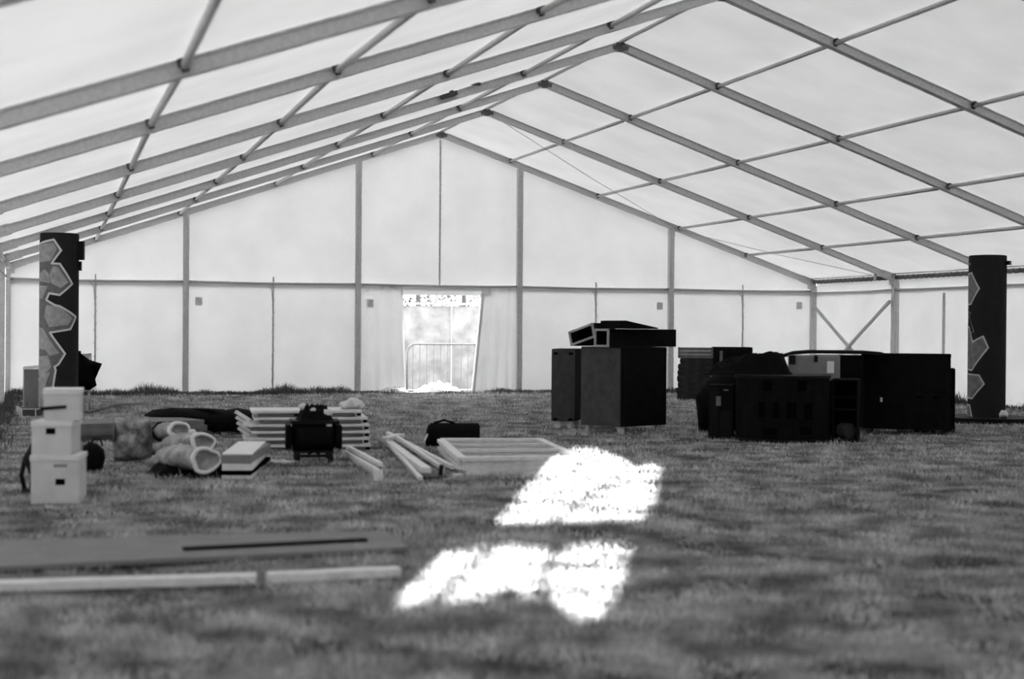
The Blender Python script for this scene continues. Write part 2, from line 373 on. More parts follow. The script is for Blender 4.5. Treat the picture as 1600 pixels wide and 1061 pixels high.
wr = setting('wall_right')
for n_ in range(NB):
    for h in range(2):
        y0 = -BAY*n_-1.5*h; y1 = y0-1.5
        MB().grid(lambda u, v, y0=y0, y1=y1: (XR+.05+wrinkle(y0+(y1-y0)*u, 2*v)*(0 if u in (0, 1) else 1), y0+(y1-y0)*u, -.03+(RAIL+.03)*v), 16, 12).build('wall_sheet', 'wall_pvc', wr, smooth=True)
    MB().grid(lambda u, v, y0=-BAY*n_: (XR+.07, y0-BAY*u, RAIL-.06+(EAVE+.10-RAIL)*v), 8, 2).build('wall_valance', 'wall_pvc', wr, smooth=True)
    y = -BAY*n_
    MB().tube([(XR-.02, y-BAY*i/6, RAIL-.01-.02*math.sin(math.pi*i/6)) for i in range(7)], .018, 8).build('curtain_rail', 'galvanised', wr, smooth=True)
    ep = MB().tube([(XR-.02, y-.06, EAVE+.02), (XR-.02, y-BAY+.06, EAVE+.02)], .034, 8).tube([(XR-.06, y-.06, EAVE+.09), (XR-.06, y-BAY+.06, EAVE+.09)], .014, 6)
    ep.build('eave_purlin', 'alloy_dull', wr, smooth=True)
    hx = [(XR-.02+.038*math.cos(i*1.2), y-.08-i*(BAY-.16)/90, EAVE+.02+.038*math.sin(i*1.2)) for i in range(91)]
    MB().tube(hx, .009, 4).build('lacing_rope', 'rope', wr)
    ym = y-1.5
    lc = MB().b0(XR+.0, ym-.02, .02, XR+.03, ym+.02, RAIL-.1)
    if n_: lc.build('lacing', 'lacing', wr)
for n_ in range(NB+1):
    y = -BAY*n_
    MB().b0(XR-.055, y-.048, 0, XR+.055, y+.048, EAVE-.05).b0(XR-.02, y-.055, .05, XR+.02, y-.048, EAVE-.2).build('leg', 'aluminium', wr)
    MB().b0(XR-.13, y-.13, 0, XR+.13, y+.13, .012).build('base_plate', 'galvanised', wr)
MB().beam((XR-.04, -.05, 1.68), (XR-.04, -2.95, .04), .045, .045).build('cross_brace', 'galvanised', wr)
MB().beam((XR-.08, -2.95, 1.70), (XR-.08, -.05, .04), .045, .045).build('cross_brace', 'galvanised', wr)

wl = setting('wall_left')
for n_ in range(NB):
    for h in range(2):
        y0 = -BAY*n_-1.5*h; y1 = y0-1.5
        MB().grid(lambda u, v, y0=y0, y1=y1: (XL-.06+wrinkle(y0+(y1-y0)*u, 2*v)*(0 if u in (0, 1) else 1), y0+(y1-y0)*u, -.03+(EAVE+.118)*v), 12, 10).build('wall_sheet', 'wall_pvc', wl, smooth=True)
    y = -BAY*n_
    MB().tube([(XL+.02, y, RAIL), (XL+.02, y-BAY, RAIL)], .018, 8).build('curtain_rail', 'galvanised', wl, smooth=True)
    MB().tube([(XL+.02, y-.06, EAVE+.02), (XL+.02, y-BAY+.06, EAVE+.02)], .034, 8).build('eave_purlin', 'aluminium', wl, smooth=True)
for n_ in range(NB+1):
    y = -BAY*n_
    MB().b0(XL-.04, y-.048, 0, XL+.04, y+.048, roof_z(XL)-.05).b0(XL-.02, y-.055, .05, XL+.02, y-.048, 1.9).build('leg', 'aluminium', wl)

# front gable behind the camera: unseen corner sheet, its two holes shaped to cast the sun patches
wf = setting('wall_front'); YF = -27.06
holes = [[(-7.308, 1.118), (-7.242, 1.205), (-7.163, 1.311), (-6.979, 1.335), (-6.8, 1.342), (-6.594, 1.32), (-6.558, 1.295), (-6.422, 1.334), (-6.147, 1.332), (-6.235, 1.225), (-6.359, 1.098), (-6.44, 1.042), (-6.552, 1.032), (-6.605, 1.084), (-6.652, 1.171), (-6.696, 1.119), (-6.77, 1.126), (-6.804, 1.172), (-6.885, 1.127), (-7.098, 1.115), (-7.138, 1.138), (-7.271, 1.107)],
         [(-6.891, 1.499), (-6.777, 1.641), (-6.656, 1.809), (-6.434, 2.051), (-6.137, 2.333), (-5.952, 2.303), (-5.806, 2.186), (-5.736, 2.044), (-5.494, 2.055), (-5.811, 1.656), (-6.009, 1.5), (-6.232, 1.518), (-6.371, 1.503), (-6.524, 1.518)]]
bm = bmesh.new()
def loop(pts):
    vs = [bm.verts.new((x, YF, z)) for x, z in pts]
    return [bm.edges.new((vs[i], vs[(i+1) % len(vs)])) for i in range(len(vs))]
es = loop([(XL-.09, -.03), (-4.5, -.03), (-4.5, gt(-4.5)), (XL-.09, gt(XL))]); 
for h in holes: es += loop(h)
bmesh.ops.triangle_fill(bm, edges=es, use_beauty=True)
me = bpy.data.meshes.new('sun_gap_sheet'); bm.to_mesh(me); bm.free(); me.materials.append(MATS['dim_gable_pvc']); link('sun_gap_sheet', me, wf)
for x0, x1 in ((-4.5, -1.5), (-1.5, 0), (0, 1.5), (1.5, 4.5), (4.5, XR+.06)): flat_sheet(wf, x0, x1, -.03, gt, YF, 'dim_gable_pvc', nu=10, nv=10, name='wall_sheet')
for x in posts: MB().b0(x-.048, -27.0, 0, x+.048, -26.9, roof_z(x)-.06).build('gable_post', 'aluminium', wf)
for p, q, w in (((-6.90, 1.345), (-7.16, 1.12), .040), ((-6.54, 1.33), (-6.69, 1.16), .045), ((-5.62, 2.06), (-6.42, 1.60), .060), ((-5.95, 1.88), (-6.62, 1.48), .036), ((-6.2, 2.2), (-6.62, 1.80), .030)):
    MB().beam((p[0], YF-.02, p[1]), (q[0], YF-.02, q[1]), w, .008, (0, 1, 0)).build('streak_strip', 'lacing', wf)  # unseen strips added to cast the dark streaks in the sun patches

# ------------------------------------------------------------------ outside the door
def leafball(name, label, c, r, nl, seed, trunk):
    t = thing(name, label, 'tree', (c[0], c[1], -.22)); rs = np.random.default_rng(seed); mb = MB()
    for i in range(nl):
        d = rs.normal(size=3); d /= np.linalg.norm(d); q = Vector(d*r*rs.uniform(.55, 1)**.5) + Vector((0, 0, c[2]+.22)); s_ = rs.uniform(.035, .08)
        a = Vector(rs.normal(size=3)).normalized(); b = a.orthogonal().normalized()
        mb.add([q-a*s_, q+b*s_*.5, q+a*s_, q-b*s_*.5], [(0, 1, 2, 3)])
    f_ = mb.build('foliage', 'leaf', t); f_['kind'] = 'stuff'
    MB().tube([(0, 0, 0), (.05, .02, c[2]*.5), (0, 0, c[2]+.2)], [.12, .09, .05], 8).build('trunk', 'bark', t, smooth=True)
    return t
leafball('tree', 'leafy tree whose low twigs show at the top left of the doorway', (1.15, 6.6, 2.13), np.array([1.0, .7, .62]), 420, 3, 1)
leafball('tree', 'leafy tree whose low twigs show at the top right of the doorway', (2.75, 8.6, 2.2), np.array([1.0, .7, .66]), 420, 4, 1)
# mesh fence panel
def heras(label, x0, x1, y, z1, zb):
    t = thing('fence_panel', label, 'fence', ((x0+x1)/2, y, zb), 0); w = (x1-x0)/2; H = z1-zb; r = .12
    pts = [(-w, 0, 0.0), (-w, 0, H-r)] + [(-w+r-r*math.cos(a), 0, H-r+r*math.sin(a)) for a in (.4, .8, 1.2)] + [(-w+r, 0, H), (w-r, 0, H)] + [(w-r+r*math.sin(a), 0, H-r+r*math.cos(a)) for a in (.4, .8, 1.2)] + [(w, 0, H-r), (w, 0, 0.0)]
    MB().tube(pts, .021, 8).tube([(-w, 0, .12), (w, 0, .12)], .018, 8).build('frame', 'galvanised', t, smooth=True)
    MB().grid(lambda u, v: (-w+.03+(2*w-.06)*u, .02+.012*wob(u*9, v*7), .14+(H-.18)*v), 30, 16).build('netting', 'netting', t, smooth=True)
    for i in (1, 2): MB().tube([(-w+i*2*w/3, -.01, .12), (-w+i*2*w/3, -.01, H)], .010, 6).build('upright', 'galvanised', t)
    return t
heras('white framed fence panel with rounded corner and netting seen through the doorway', .05, 3.2, 3.4, 1.66, -.215)
heras('second fence panel with netting partly hidden by the left door curtain', -3.2, .0, 3.55, 1.66, -.215)
t = thing('crowd_barrier', 'steel crowd barrier with upright bars standing outside the doorway', 'barrier', (1.05, 2.4, -.215))
H = 1.07
MB().tube([(-1.1, 0, .15), (-1.1, 0, H-.15), (-1.06, 0, H-.05), (-.96, 0, H), (.96, 0, H), (1.06, 0, H-.05), (1.1, 0, H-.15), (1.1, 0, .15), (-1.1, 0, .15)], .02, 8).build('frame', 'barrier_steel', t, smooth=True)
for i in range(15): MB().tube([(-.98+i*.14, 0, .15), (-.98+i*.14, 0, H)], .008, 6).build('bar', 'barrier_steel', t)
for s_ in (-.8, .8): MB().b0(s_-.03, -.3, 0, s_+.03, .3, .04).b0(s_-.03, -.03, 0, s_+.03, .03, .17).build('foot', 'barrier_steel', t)
sh = MB().grid(lambda u, v: (-.35+.95*u, .35+.5*v, -.06+(.20*math.sin(math.pi*u)**.6*math.sin(math.pi*v)**.6*(1+.4*wob(u*7, v*6)))), 26, 18).build('plastic_sheet', 'sheeting', None, smooth=True)
tag(sh, 'crumpled pale plastic sheet heaped on the threshold of the doorway', 'sheet')

# ------------------------------------------------------------------ columns with painted artwork
def column(label, cx, foot, top_z, rpx, edge, polys_fill, outline, cxpx, base_w, dim):
    c = G(cxpx, foot); s_ = MPX(c); R = rpx*s_; los = (c-CAM); los.z = 0; los.normalize(); c = c + los*R; c.z = 0
    psi = math.atan2(-los.y, -los.x)           # direction from the column towards the viewer
    t = thing('column', label, 'column', c, 0); H = top_z
    zb = .07 if base_w else 0
    MB().lathe([(0, zb), (R, zb), (R, H-.012), (R-.012, H), (0, H)], 48).build('shaft', 'column_black', t, smooth=False)
    if base_w: MB().prism([(base_w*math.cos(a*math.pi/12), base_w*math.sin(a*math.pi/12)) for a in range(24)], 0, .07).build('base', 'plastic_black', t)
    cp = c - los*R; spx = MPX((c.x, c.y, 1.0)) if False else MPX(c - los*R*.5)
    def conv(x, y):
        q = (x-cxpx)/rpx
        th = math.asin(max(-.98, min(.98, q))) if x > edge else -2.1
        return th, H - (y-edge_top)*spx
    return t, R, H, psi, conv
def art(t, R, psi, pts, lift, mat, name):
    bm = bmesh.new(); vs = [bm.verts.new((a, z, 0)) for a, z in pts]; bm.faces.new(vs); bmesh.ops.triangulate(bm, faces=bm.faces[:])
    for _ in range(4):
        long_ = [e for e in bm.edges if abs(e.verts[0].co.x-e.verts[1].co.x) > .16]
        if not long_: break
        bmesh.ops.subdivide_edges(bm, edges=long_, cuts=1); bmesh.ops.triangulate(bm, faces=bm.faces[:])
    for v in bm.verts:
        a = psi + v.co.x; z = v.co.y; v.co = ((R+lift)*math.cos(a), (R+lift)*math.sin(a), z)
    me = bpy.data.meshes.new(name); bm.to_mesh(me); bm.free(); me.materials.append(MATS[mat]); return link(name, me, t)
def ribbon(t, R, psi, pts, w, lift, mat, name='outline'):
    mb = MB(); P2 = []
    for (a, z), (a2, z2) in zip(pts[:-1], pts[1:]):
        k = max(1, int(abs(a2-a)/.1)); P2 += [(a+(a2-a)*i/k, z+(z2-z)*i/k) for i in range(k)]
    P2.append(pts[-1])
    def pos(a, z, r): return Vector((r*math.cos(psi+a), r*math.sin(psi+a), z))
    for (a, z), (a2, z2) in zip(P2[:-1], P2[1:]):
        d = Vector(((a2-a)*R, z2-z)); L_ = d.length
        if L_ < 1e-6: continue
        d /= L_; nx, nz = -d.y*w/2, d.x*w/2; ex, ez = d.x*w*.3, d.y*w*.3; r = R+lift
        mb.add([pos(a+(-ex+nx)/R, z-ez+nz, r), pos(a+(-ex-nx)/R, z-ez-nz, r), pos(a2+(ex-nx)/R, z2+ez-nz, r), pos(a2+(ex+nx)/R, z2+ez+nz, r)], [(0, 1, 2, 3)])
    return mb.build(name, mat, t)
# left column
edge_top = 363
t, R, H, psi, conv = column('dark column with large pale angular artwork behind the white boxes', 91.4, 650, 2.36, 29.9, 64, None, None, 91.4, 0, False)
zz = lambda L_: [(50+x/3.925, 350+y/3.925) for x, y in L_]
OUT = zz([(45, 138), (130, 95), (172, 160), (118, 240), (165, 242), (238, 362), (165, 432), (105, 422), (88, 462), (140, 495), (165, 500), (260, 565), (228, 640), (110, 662), (198, 790), (160, 855), (138, 870), (145, 890), (130, 990), (145, 1020), (145, 1160)])
ol = [conv(x, y) for x, y in OUT]
rev = [(-a-4.2, z) for a, z in ol]
ol2 = [(-2.1, ol[0][1])] + ol[1:]
art(t, R, psi, ol2 + [(-2.1, ol[-1][1])], .002, 'art_ground', 'artwork_ground')
for L_ in ([(40, 140), (128, 112), (148, 155), (115, 225), (40, 240)], [(125, 258), (152, 256), (215, 355), (170, 390), (118, 360), (104, 308)], [(40, 345), (78, 275), (100, 300), (112, 360), (60, 350)], [(40, 365), (95, 378), (65, 455), (40, 462)],
           [(88, 492), (165, 507), (240, 570), (215, 615), (105, 628), (76, 560)], [(40, 600), (72, 640), (166, 788), (112, 806), (85, 770), (40, 745)], [(40, 815), (100, 800), (120, 870), (72, 935), (40, 905)], [(40, 965), (112, 900), (85, 985), (97, 1015), (97, 1150), (40, 1150)]):
    art(t, R, psi, [conv(x, y) for x, y in zz(L_)], .004, 'art_mid', 'artwork_patch')
ribbon(t, R, psi, ol2, .026, .006, 'art_line')
MB().box((R*.55+.0, -R*.2, 0), (.01, .01, .01)) if False else None
_a = psi+1.35
MB().box((math.cos(_a)*(R+.025), math.sin(_a)*(R+.025), H-.22), (.09, .09, .24), rz=_a).box((math.cos(_a)*(R+.012), math.sin(_a)*(R+.012), H-.42), (.05, .05, .12), rz=_a).build('bracket', 'plastic_black', t)
# right column
edge_top = 397
t, R, H, psi, conv = column('dark column with slim pale outlined artwork beside the right tent wall', 1540.9, 661, 2.165, 28.9, 1514.5, None, None, 1540.9, .62, True)
zr = lambda L_: [(1480+x/3.533, 380+y/3.533) for x, y in L_]
for L_ in ([(110, 172), (132, 158), (172, 245), (130, 330), (110, 340)], [(110, 425), (122, 460), (140, 540), (195, 508), (222, 570), (137, 697), (110, 683)], [(110, 713), (175, 722), (202, 770), (140, 852), (110, 845)], [(110, 886), (128, 890), (146, 985), (140, 995), (110, 998)]):
    pp = [conv(x, y) for x, y in zr(L_)]
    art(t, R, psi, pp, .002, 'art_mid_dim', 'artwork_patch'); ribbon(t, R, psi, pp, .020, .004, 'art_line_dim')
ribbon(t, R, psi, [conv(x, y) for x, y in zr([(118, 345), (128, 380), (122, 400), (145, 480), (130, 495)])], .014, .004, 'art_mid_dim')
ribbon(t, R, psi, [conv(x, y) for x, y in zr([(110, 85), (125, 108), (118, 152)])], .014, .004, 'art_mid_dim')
_a = psi+1.30
MB().box((math.cos(_a)*(R+.02), math.sin(_a)*(R+.02), H-.10), (.06, .10, .05), rz=_a).build('bracket', 'plastic_black', t)
c = G(1568, 662); p_ = puff([(-.05, 0), (.05, 0), (.06, .05), (.03, .10), (-.03, .10), (-.06, .05)], .10, .012, 30)
o = weld(p_.build('crumpled_cloth', 'cloth_white', None, smooth=True)); o.location = c+Vector((0, 0, .072)); o.rotation_euler[2] = -YAW
tag(o, 'small crumpled pale cloth on the base of the slim-artwork column', 'cloth')

# ------------------------------------------------------------------ generic builders
def caster(parent, x, y, r=.03, pale=True):
    c_ = thing_part = bpy.data.objects.new('caster', None); COL.objects.link(c_); c_.parent = parent; c_.location = (x, y, 0)
    MB().b0(-.05, -.035, r*2-.004, .05, .035, r*2+.008).b0(-.03, -.022, r*.7, .03, -.016, r*2).b0(-.03, .016, r*.7, .03, .022, r*2).build('fork', 'foam_white' if pale else 'steel_dark', c_)
    MB().tube([(0, -.014, r), (0, .014, r)], r, 14).build('wheel', 'foam_white' if pale else 'plastic_black', c_, smooth=False)
def case(name, label, loc, rz, w, d, h, mat, legs=.088, cat='case', marks=(), pale=True, bevel=.012):
    t = thing(name, label, cat, loc, rz)
    MB().b0(-w/2, -d/2, legs, w/2, d/2, h).build('body', mat, t, bevel=bevel)
    if legs:
        for sx in (-1, 1):
            for sy in (-1, 1): caster(t, sx*(w/2-.07), sy*(d/2-.07), .041, pale)
    for x, z, ww, hh in marks: MB().b0(x-ww/2, -d/2-.004, z-hh/2, x+ww/2, -d/2+.01, z+hh/2).build('latch', 'void_black', t)
    return t

# ------------------------------------------------------------------ right-hand heap of cases
rz1 = -.33-.2
c = G(886, 670); los = (c-CAM); los.z = 0; los.normalize()
case('flight_case', 'tall narrow dark case on pale casters at the left end of the black cases', c+los*.26, rz1, .285, .5, .935, 'case_black', marks=((-.09, .88, .05, .025), (.09, .88, .05, .025), (-.09, .11, .05, .025), (.09, .11, .05, .025)))
MB().b0(-.14, -.252, .095, .14, -.246, .93).build('lit_front', 'case_lit', bpy.data.objects['flight_case'])  # thin paler face, the light on this front put into its colour
cb = G(974, 680); los = (cb-CAM); los.z = 0; los.normalize(); big_c = cb + los*.49
rz2 = math.atan2(los.y, los.x)-math.pi/2 + .80
big = case('flight_case', 'large square dark wheeled case with open frames lying on top', big_c, rz2, .74, .64, .97, 'case_black')
MB().b0(-.378, -.31, .085, -.366, .31, .96).build('lit_side', 'case_lit', big)  # left face painted paler as the side turned to the light
ch = MB().b0(-.09, -.05, 0, .09, .05, .055).build('wooden_block', 'pale_timber', None); ch.location = G(945, 675); ch.rotation_euler[2] = -.4
tag(ch, 'short timber block on the grass beneath the large square case', 'block')
# long open-ended box lying on the case, local x along its length
def open_box(name, label, loc, rz, tilt, L_, D, Hh, pale_edges, th=.018):
    t = thing(name, label, 'box', loc, rz); t.rotation_euler = (tilt[0], tilt[1], rz)
    # opening faces -x ; length along +x, width along y
    MB().b0(0, -D/2, 0, L_, D/2, th).b0(0, -D/2, Hh-th, L_, D/2, Hh).b0(0, -D/2, th, L_, -D/2+th, Hh-th).b0(0, D/2-th, th, L_, D/2, Hh-th).b0(L_-th, -D/2+th, th, L_, D/2-th, Hh-th).build('shell', 'case_black', t)
    e_ = .012
    MB().b0(-e_, -D/2-.003, -.002, .003, D/2+.003, th+.004).b0(-e_, -D/2-.003, Hh-th-.004, .003, D/2+.003, Hh+.002).b0(-e_, -D/2-.003, 0, .003, -D/2+th+.004, Hh).b0(-e_, D/2-th-.004, 0, .003, D/2+.003, Hh).build('edge_trim', 'raw_wood', t)
    return t
dirx = Vector((math.cos(rz2-math.pi/2), math.sin(rz2-math.pi/2), 0))      # towards right-back along the dark face ... long axis
ax = Vector((math.cos(rz2), math.sin(rz2), 0)); ay = Vector((-math.sin(rz2), math.cos(rz2), 0))
zc = .972
# the case corner facing the viewer is at local (-w/2,-d/2)->; long box runs along local +x (receding right)
rtv = Vector((los.y, -los.x, 0))
st = big_c - ax*.33 - ay*.20 - rtv*.16
open_box('open_box', 'long black open-ended box with pale edge lying on the large square case', Vector((st.x, st.y, zc)), rz2, (0, 0), 1.10, .22, .20, True)
st2 = big_c - ax*.34 + ay*.115 - rtv*.14
open_box('open_box', 'short black open box with pale rim tilted at the left on top of the cases', Vector((st2.x, st2.y, zc+.055)), rz2, (-.26, 0), .34, .40, .165, True)
pb = big_c + ax*.22 - ay*.22
wv = [(x, y, z) for y in (-.15, .15) for x, z in ((-.32, 0), (.30, 0), (.30, .014), (-.22, .092), (-.32, .088))]
o = MB().add(wv, [(0, 1, 2, 3, 4), (9, 8, 7, 6, 5)] + [(k, (k+1) % 5, 5+(k+1) % 5, 5+k) for k in range(5)]).build('wedge_block', 'case_black', None); o.location = (pb.x-.18*ax.x-.12*rtv.x, pb.y-.18*ax.y-.12*rtv.y, zc+.203); o.rotation_euler = (0, 0, rz2)
tag(o, 'black wedge-shaped block sloping across the top of the long open-ended box', 'block')

# stack far behind
c = G(1086, 626); los = (c-CAM); los.z = 0; los.normalize(); rzb = -.40
z = 0
for i in range(7):
    h = (.11, .09, .10, .11, .09, .10, .10)[i]; w = (.60, .64, .60, .57, .63, .60, .55)[i]; dx = (.0, .0, .01, -.02, .02, .01, .02)[i]
    mb = MB().grid(lambda u, v: (0, 0, 0), 1, 1); mb = MB()
    prof = []
    for k in range(10):
        a = math.pi/2 - math.pi*k/9; prof.append((math.cos(a), .5+.5*math.sin(a)))
    poly = [(w/2-.03+.03*c_, s_*h) for c_, s_ in prof] + [(-(w/2-.03)-.03*c_, s_*h) for c_, s_ in prof[::-1]]
    n_ = len(poly); vs_ = [(x, y_+.006*wob(x*20+i, y_*3), zz_) for y_ in (-.22, .22) for x, zz_ in poly]
    mb.add(vs_, [tuple(range(n_)), tuple(range(n_, 2*n_))[::-1]] + [(k, (k+1) % n_, n_+(k+1) % n_, n_+k) for k in range(n_)])
    o = mb.build('folded_blanket', 'blanket_dark', None); o.location = (c.x+los.x*.25+dx, c.y+los.y*.25, z); o.rotation_euler[2] = rzb
    tag(o, ('lowest', 'second from the bottom', 'third from the bottom', 'middle', 'third from the top', 'second from the top', 'topmost')[i] + ' folded dark blanket in the far stack under the grey crate', 'blanket', 'folded blankets in the far stack'); z += h
t = thing('crate', 'grey slatted crate lying on the far stack of folded blankets', 'crate', (c.x+los.x*.25, c.y+los.y*.25, z), rzb)
MB().b0(-.28, -.2, 0, .28, .2, .02).b0(-.28, -.2, .02, -.26, .2, .18).b0(.26, -.2, .02, .28, .2, .18).build('base', 'crate_grey', t)
for k in range(3):
    for sy in (-.21, .195): MB().b0(-.29, sy, .005+k*.06, .29, sy+.015, .055+k*.06).build('slat', 'crate_grey', t)
c = G(1143, 627); los = (c-CAM); los.z = 0; los.normalize()
t = case('cabinet', 'plain black cabinet beside the far stack of folded blankets', c+los*.3, -.36, .64, .5, .89, 'case_black', legs=0, cat='cabinet')
MB().b0(-.22, -.258, .40, -.17, -.25, .83).build('edge_strip', 'crate_grey', t)

# curved counter in the middle
c0 = G(1222, 693); los = (c0-CAM); los.z = 0; los.normalize(); rzc = math.atan2(los.y, los.x)-math.pi/2; sC = MPX(c0)
def loc_c(px, back): # point on lateral offset and distance behind the counter front
    rt = Vector((los.y, -los.x, 0)); return c0 + rt*((px-1222)*sC) + los*back
t = thing('bar_counter', 'black counter with bulging rounded front and dark slots in the middle heap', 'counter', (c0.x, c0.y, 0), rzc)
W2, SG, Hc = .49, .42, .70
front = [(W2*math.sin(a), SG*(1-math.cos(a))) for a in [(-1+2*i/24)*math.pi/2 for i in range(25)]]
MB().prism(front + [(W2, .85), (-W2, .85)], .03, Hc-.03).build('body', 'case_black', t)
MB().prism([(x*1.03, y*1.03-.012) for x, y in front] + [(W2*1.03, .86), (-W2*1.03, .86)], Hc-.03, Hc).build('top', 'plastic_black', t)
MB().prism([(x*1.04, y*1.04-.016) for x, y in front] + [(W2*1.04, .86), (-W2*1.04, .86)], 0, .035).build('plinth', 'plastic_black', t)
for i, (px, py, ww, hh) in enumerate(((1198, 602, .09, .10), (1252, 602, .09, .10), (1190, 640, .06, .16), (1212, 640, .06, .16), (1236, 640, .10, .17), (1262, 642, .08, .17), (1203, 674, .14, .07), (1258, 672, .12, .08))):
    x = (px-1222)*sC; a = math.asin(max(-1, min(1, x/W2))); y = SG*(1-math.cos(a)); zc2 = (692-py)*sC
    nrm = math.atan2(SG*math.sin(a), W2*math.cos(a))
    MB().box((x, y, zc2), (ww, .022, hh), rz=nrm).build('slot', 'void_black', t)
    MB().box((x, y-.006, zc2-hh/2-.012), (ww+.02, .02, .014), rz=nrm).build('slot_sill', 'case_black', t)
p = loc_c(1124, .42)
t = thing('side_cabinet', 'low black cabinet standing left of the rounded counter', 'cabinet', (p.x, p.y, 0), rzc)
MB().b0(-.13, -.0, 0, .13, .45, .58).build('body', 'case_black', t, bevel=.01)
MB().b0(-.015, -.008, .03, .12, .004, .30).b0(-.12, -.008, .03, -.03, .004, .55).build('door', 'plastic_black', t)
MB().b0(-.05, -.012, .36, .0, .002, .46).build('highlight_patch', 'crate_grey', t)  # pale highlight on the cabinet, built as a grey patch
MB().b0(.03, -.012, .52, .08, .002, .535).build('handle', 'crate_grey', t)  # second pale highlight, built as a thin grey strip
p = loc_c(1320, .40)
t = thing('shelf_unit', 'small open black shelf unit standing right of the rounded counter', 'shelf', (p.x, p.y, 0), rzc-.1)
w_, h_, d_ = .135, .66, .42
MB().b0(-w_, 0, 0, -w_+.02, d_, h_).b0(w_-.02, 0, 0, w_, d_, h_).b0(-w_, d_-.02, 0, w_, d_, h_).build('carcass', 'case_black', t)
for z in (0, .33, .46, h_-.02): MB().b0(-w_+.02, 0.005, z, w_-.02, d_-.02, z+.02).build('shelf', 'case_black', t)
o = MB().tube([(0, -.06, .0), (0, .06, 0)], .085, 24).build('reel', 'board_dark', None); o.location = (p.x+los.x*.16+.02, p.y+los.y*.16, .108); o.rotation_euler[2] = rzc+.7
tag(o, 'dull grey round reel lying in the lowest bay of the shelf unit', 'reel')

# black drape heap over the left cabinet and counter
def heap(name, label, cat, loc, rz, wx, wy, fn, mat, group=None, n=34):
    mb = MB()
    mb.grid(lambda u, v: (wx*(u-.5), wy*(v-.5), fn(u, v)), n, n)
    base = len(mb.v); ring = [i for i in range(n+1)] + [(j+1)*(n+1)-1 for j in range(1, n+1)] + [(n+1)*n+i for i in range(n-1, -1, -1)] + [j*(n+1) for j in range(n-1, 0, -1)]
    zmin = min(v[2] for v in mb.v) - .01
    mb.v += [(mb.v[i][0], mb.v[i][1], zmin) for i in ring]; m_ = len(ring)
    mb.f += [(ring[k], ring[(k+1) % m_], base+(k+1) % m_, base+k) for k in range(m_)] + [tuple(base+k for k in range(m_))]
    o = mb.build(name, mat, None, smooth=True); o.location = loc; o.rotation_euler[2] = rz; return tag(o, label, cat, group)
def sstep(a, b, x): x = max(0, min(1, (x-a)/(b-a))); return x*x*(3-2*x)
p = loc_c(1168, .62)
def drape(u, v):
    e = sstep(0, .16, u)*sstep(0, .14, 1-u)*sstep(0, .2, v)*sstep(0, .15, 1-v)
    return e*(.10+.10*sstep(.1, .65, u)+.05*wob(u*5, v*4)+.02*wob(u*15, v*13))
heap('black_drape', 'rumpled black cloth heaped over the low cabinet and rounded counter', 'cloth', (p.x, p.y, .705), rzc, .92, .5, drape, 'cloth_black')
p = loc_c(1104, 1.35)
t = thing('covered_stack', 'black cloth-covered bulky stack behind the low black cabinet', 'stack', (p.x, p.y, 0), rzc)
weld(puff([(-.16, 0), (.5, 0), (.52, .66), (.30, .80), (.05, .68), (-.12, .58), (-.20, .4)], .7, .03, 6, 3).build('cover', 'cloth_black', t, smooth=True)).location = (0, .2, 0)

# grey labelled case on a black crate, black case and bent mat behind
p = loc_c(1273, 1.25); sb = MPX(p)
t = case('support_crate', 'black crate carrying the grey labelled case behind the rounded counter', (p.x, p.y, 0), rzc, .74, .5, .625, 'case_black', legs=0, cat='crate')
t = thing('road_case', 'grey road case with a white paper label behind the rounded counter', 'case', (p.x, p.y, .627), rzc)
MB().b0(-.28, -.22, 0, .28, .22, .27).build('body', 'bin_grey', t, bevel=.012)
MB().b0(.14, -.226, .08, .215, -.219, .21).build('label', 'label_white', t)
MB().b0(.0, -.235, .20, .04, -.219, .27).build('latch', 'plastic_black', t); MB().b0(.015, -.232, .03, .03, -.219, .06).build('latch', 'plastic_black', t)
MB().b0(-.27, -.235, .17, -.2, -.219, .27).build('corner', 'plastic_black', t)
p2 = loc_c(1330, 3.0)
t = case('flight_case', 'tall black case rising behind the grey labelled case', (p2.x, p2.y, 0), rzc, .66, .5, .875, 'case_black', legs=0)
p3 = loc_c(1296, 1.55)
arch = [( -.62, -.12), (-.52, -.03), (-.38, .015), (-.2, .03), (.1, .03), (.4, .03), (.60, .015)]
mb = MB(); n_ = len(arch)
vs_ = [(x, y_, z+dz_) for y_ in (-.30, .30) for dz_ in (0, .035) for x, z in arch]
mb.add(vs_, [(k, k+1, n_+k+1, n_+k) for k in range(n_-1)] + [(2*n_+k, 3*n_+k, 3*n_+k+1, 2*n_+k+1) for k in range(n_-1)] + [(k, 2*n_+k, 2*n_+k+1, k+1) for k in range(n_-1)] + [(n_+k, n_+k+1, 3*n_+k+1, 3*n_+k) for k in range(n_-1)] + [(0, n_, 3*n_, 2*n_), (n_-1, 3*n_-1, 4*n_-1, 2*n_-1)])
o = mb.build('rubber_mat', 'plastic_black', None); o.location = (p3.x, p3.y, .885); o.rotation_euler[2] = rzc
tag(o, 'black mat bent down at the left over the grey labelled case', 'mat')

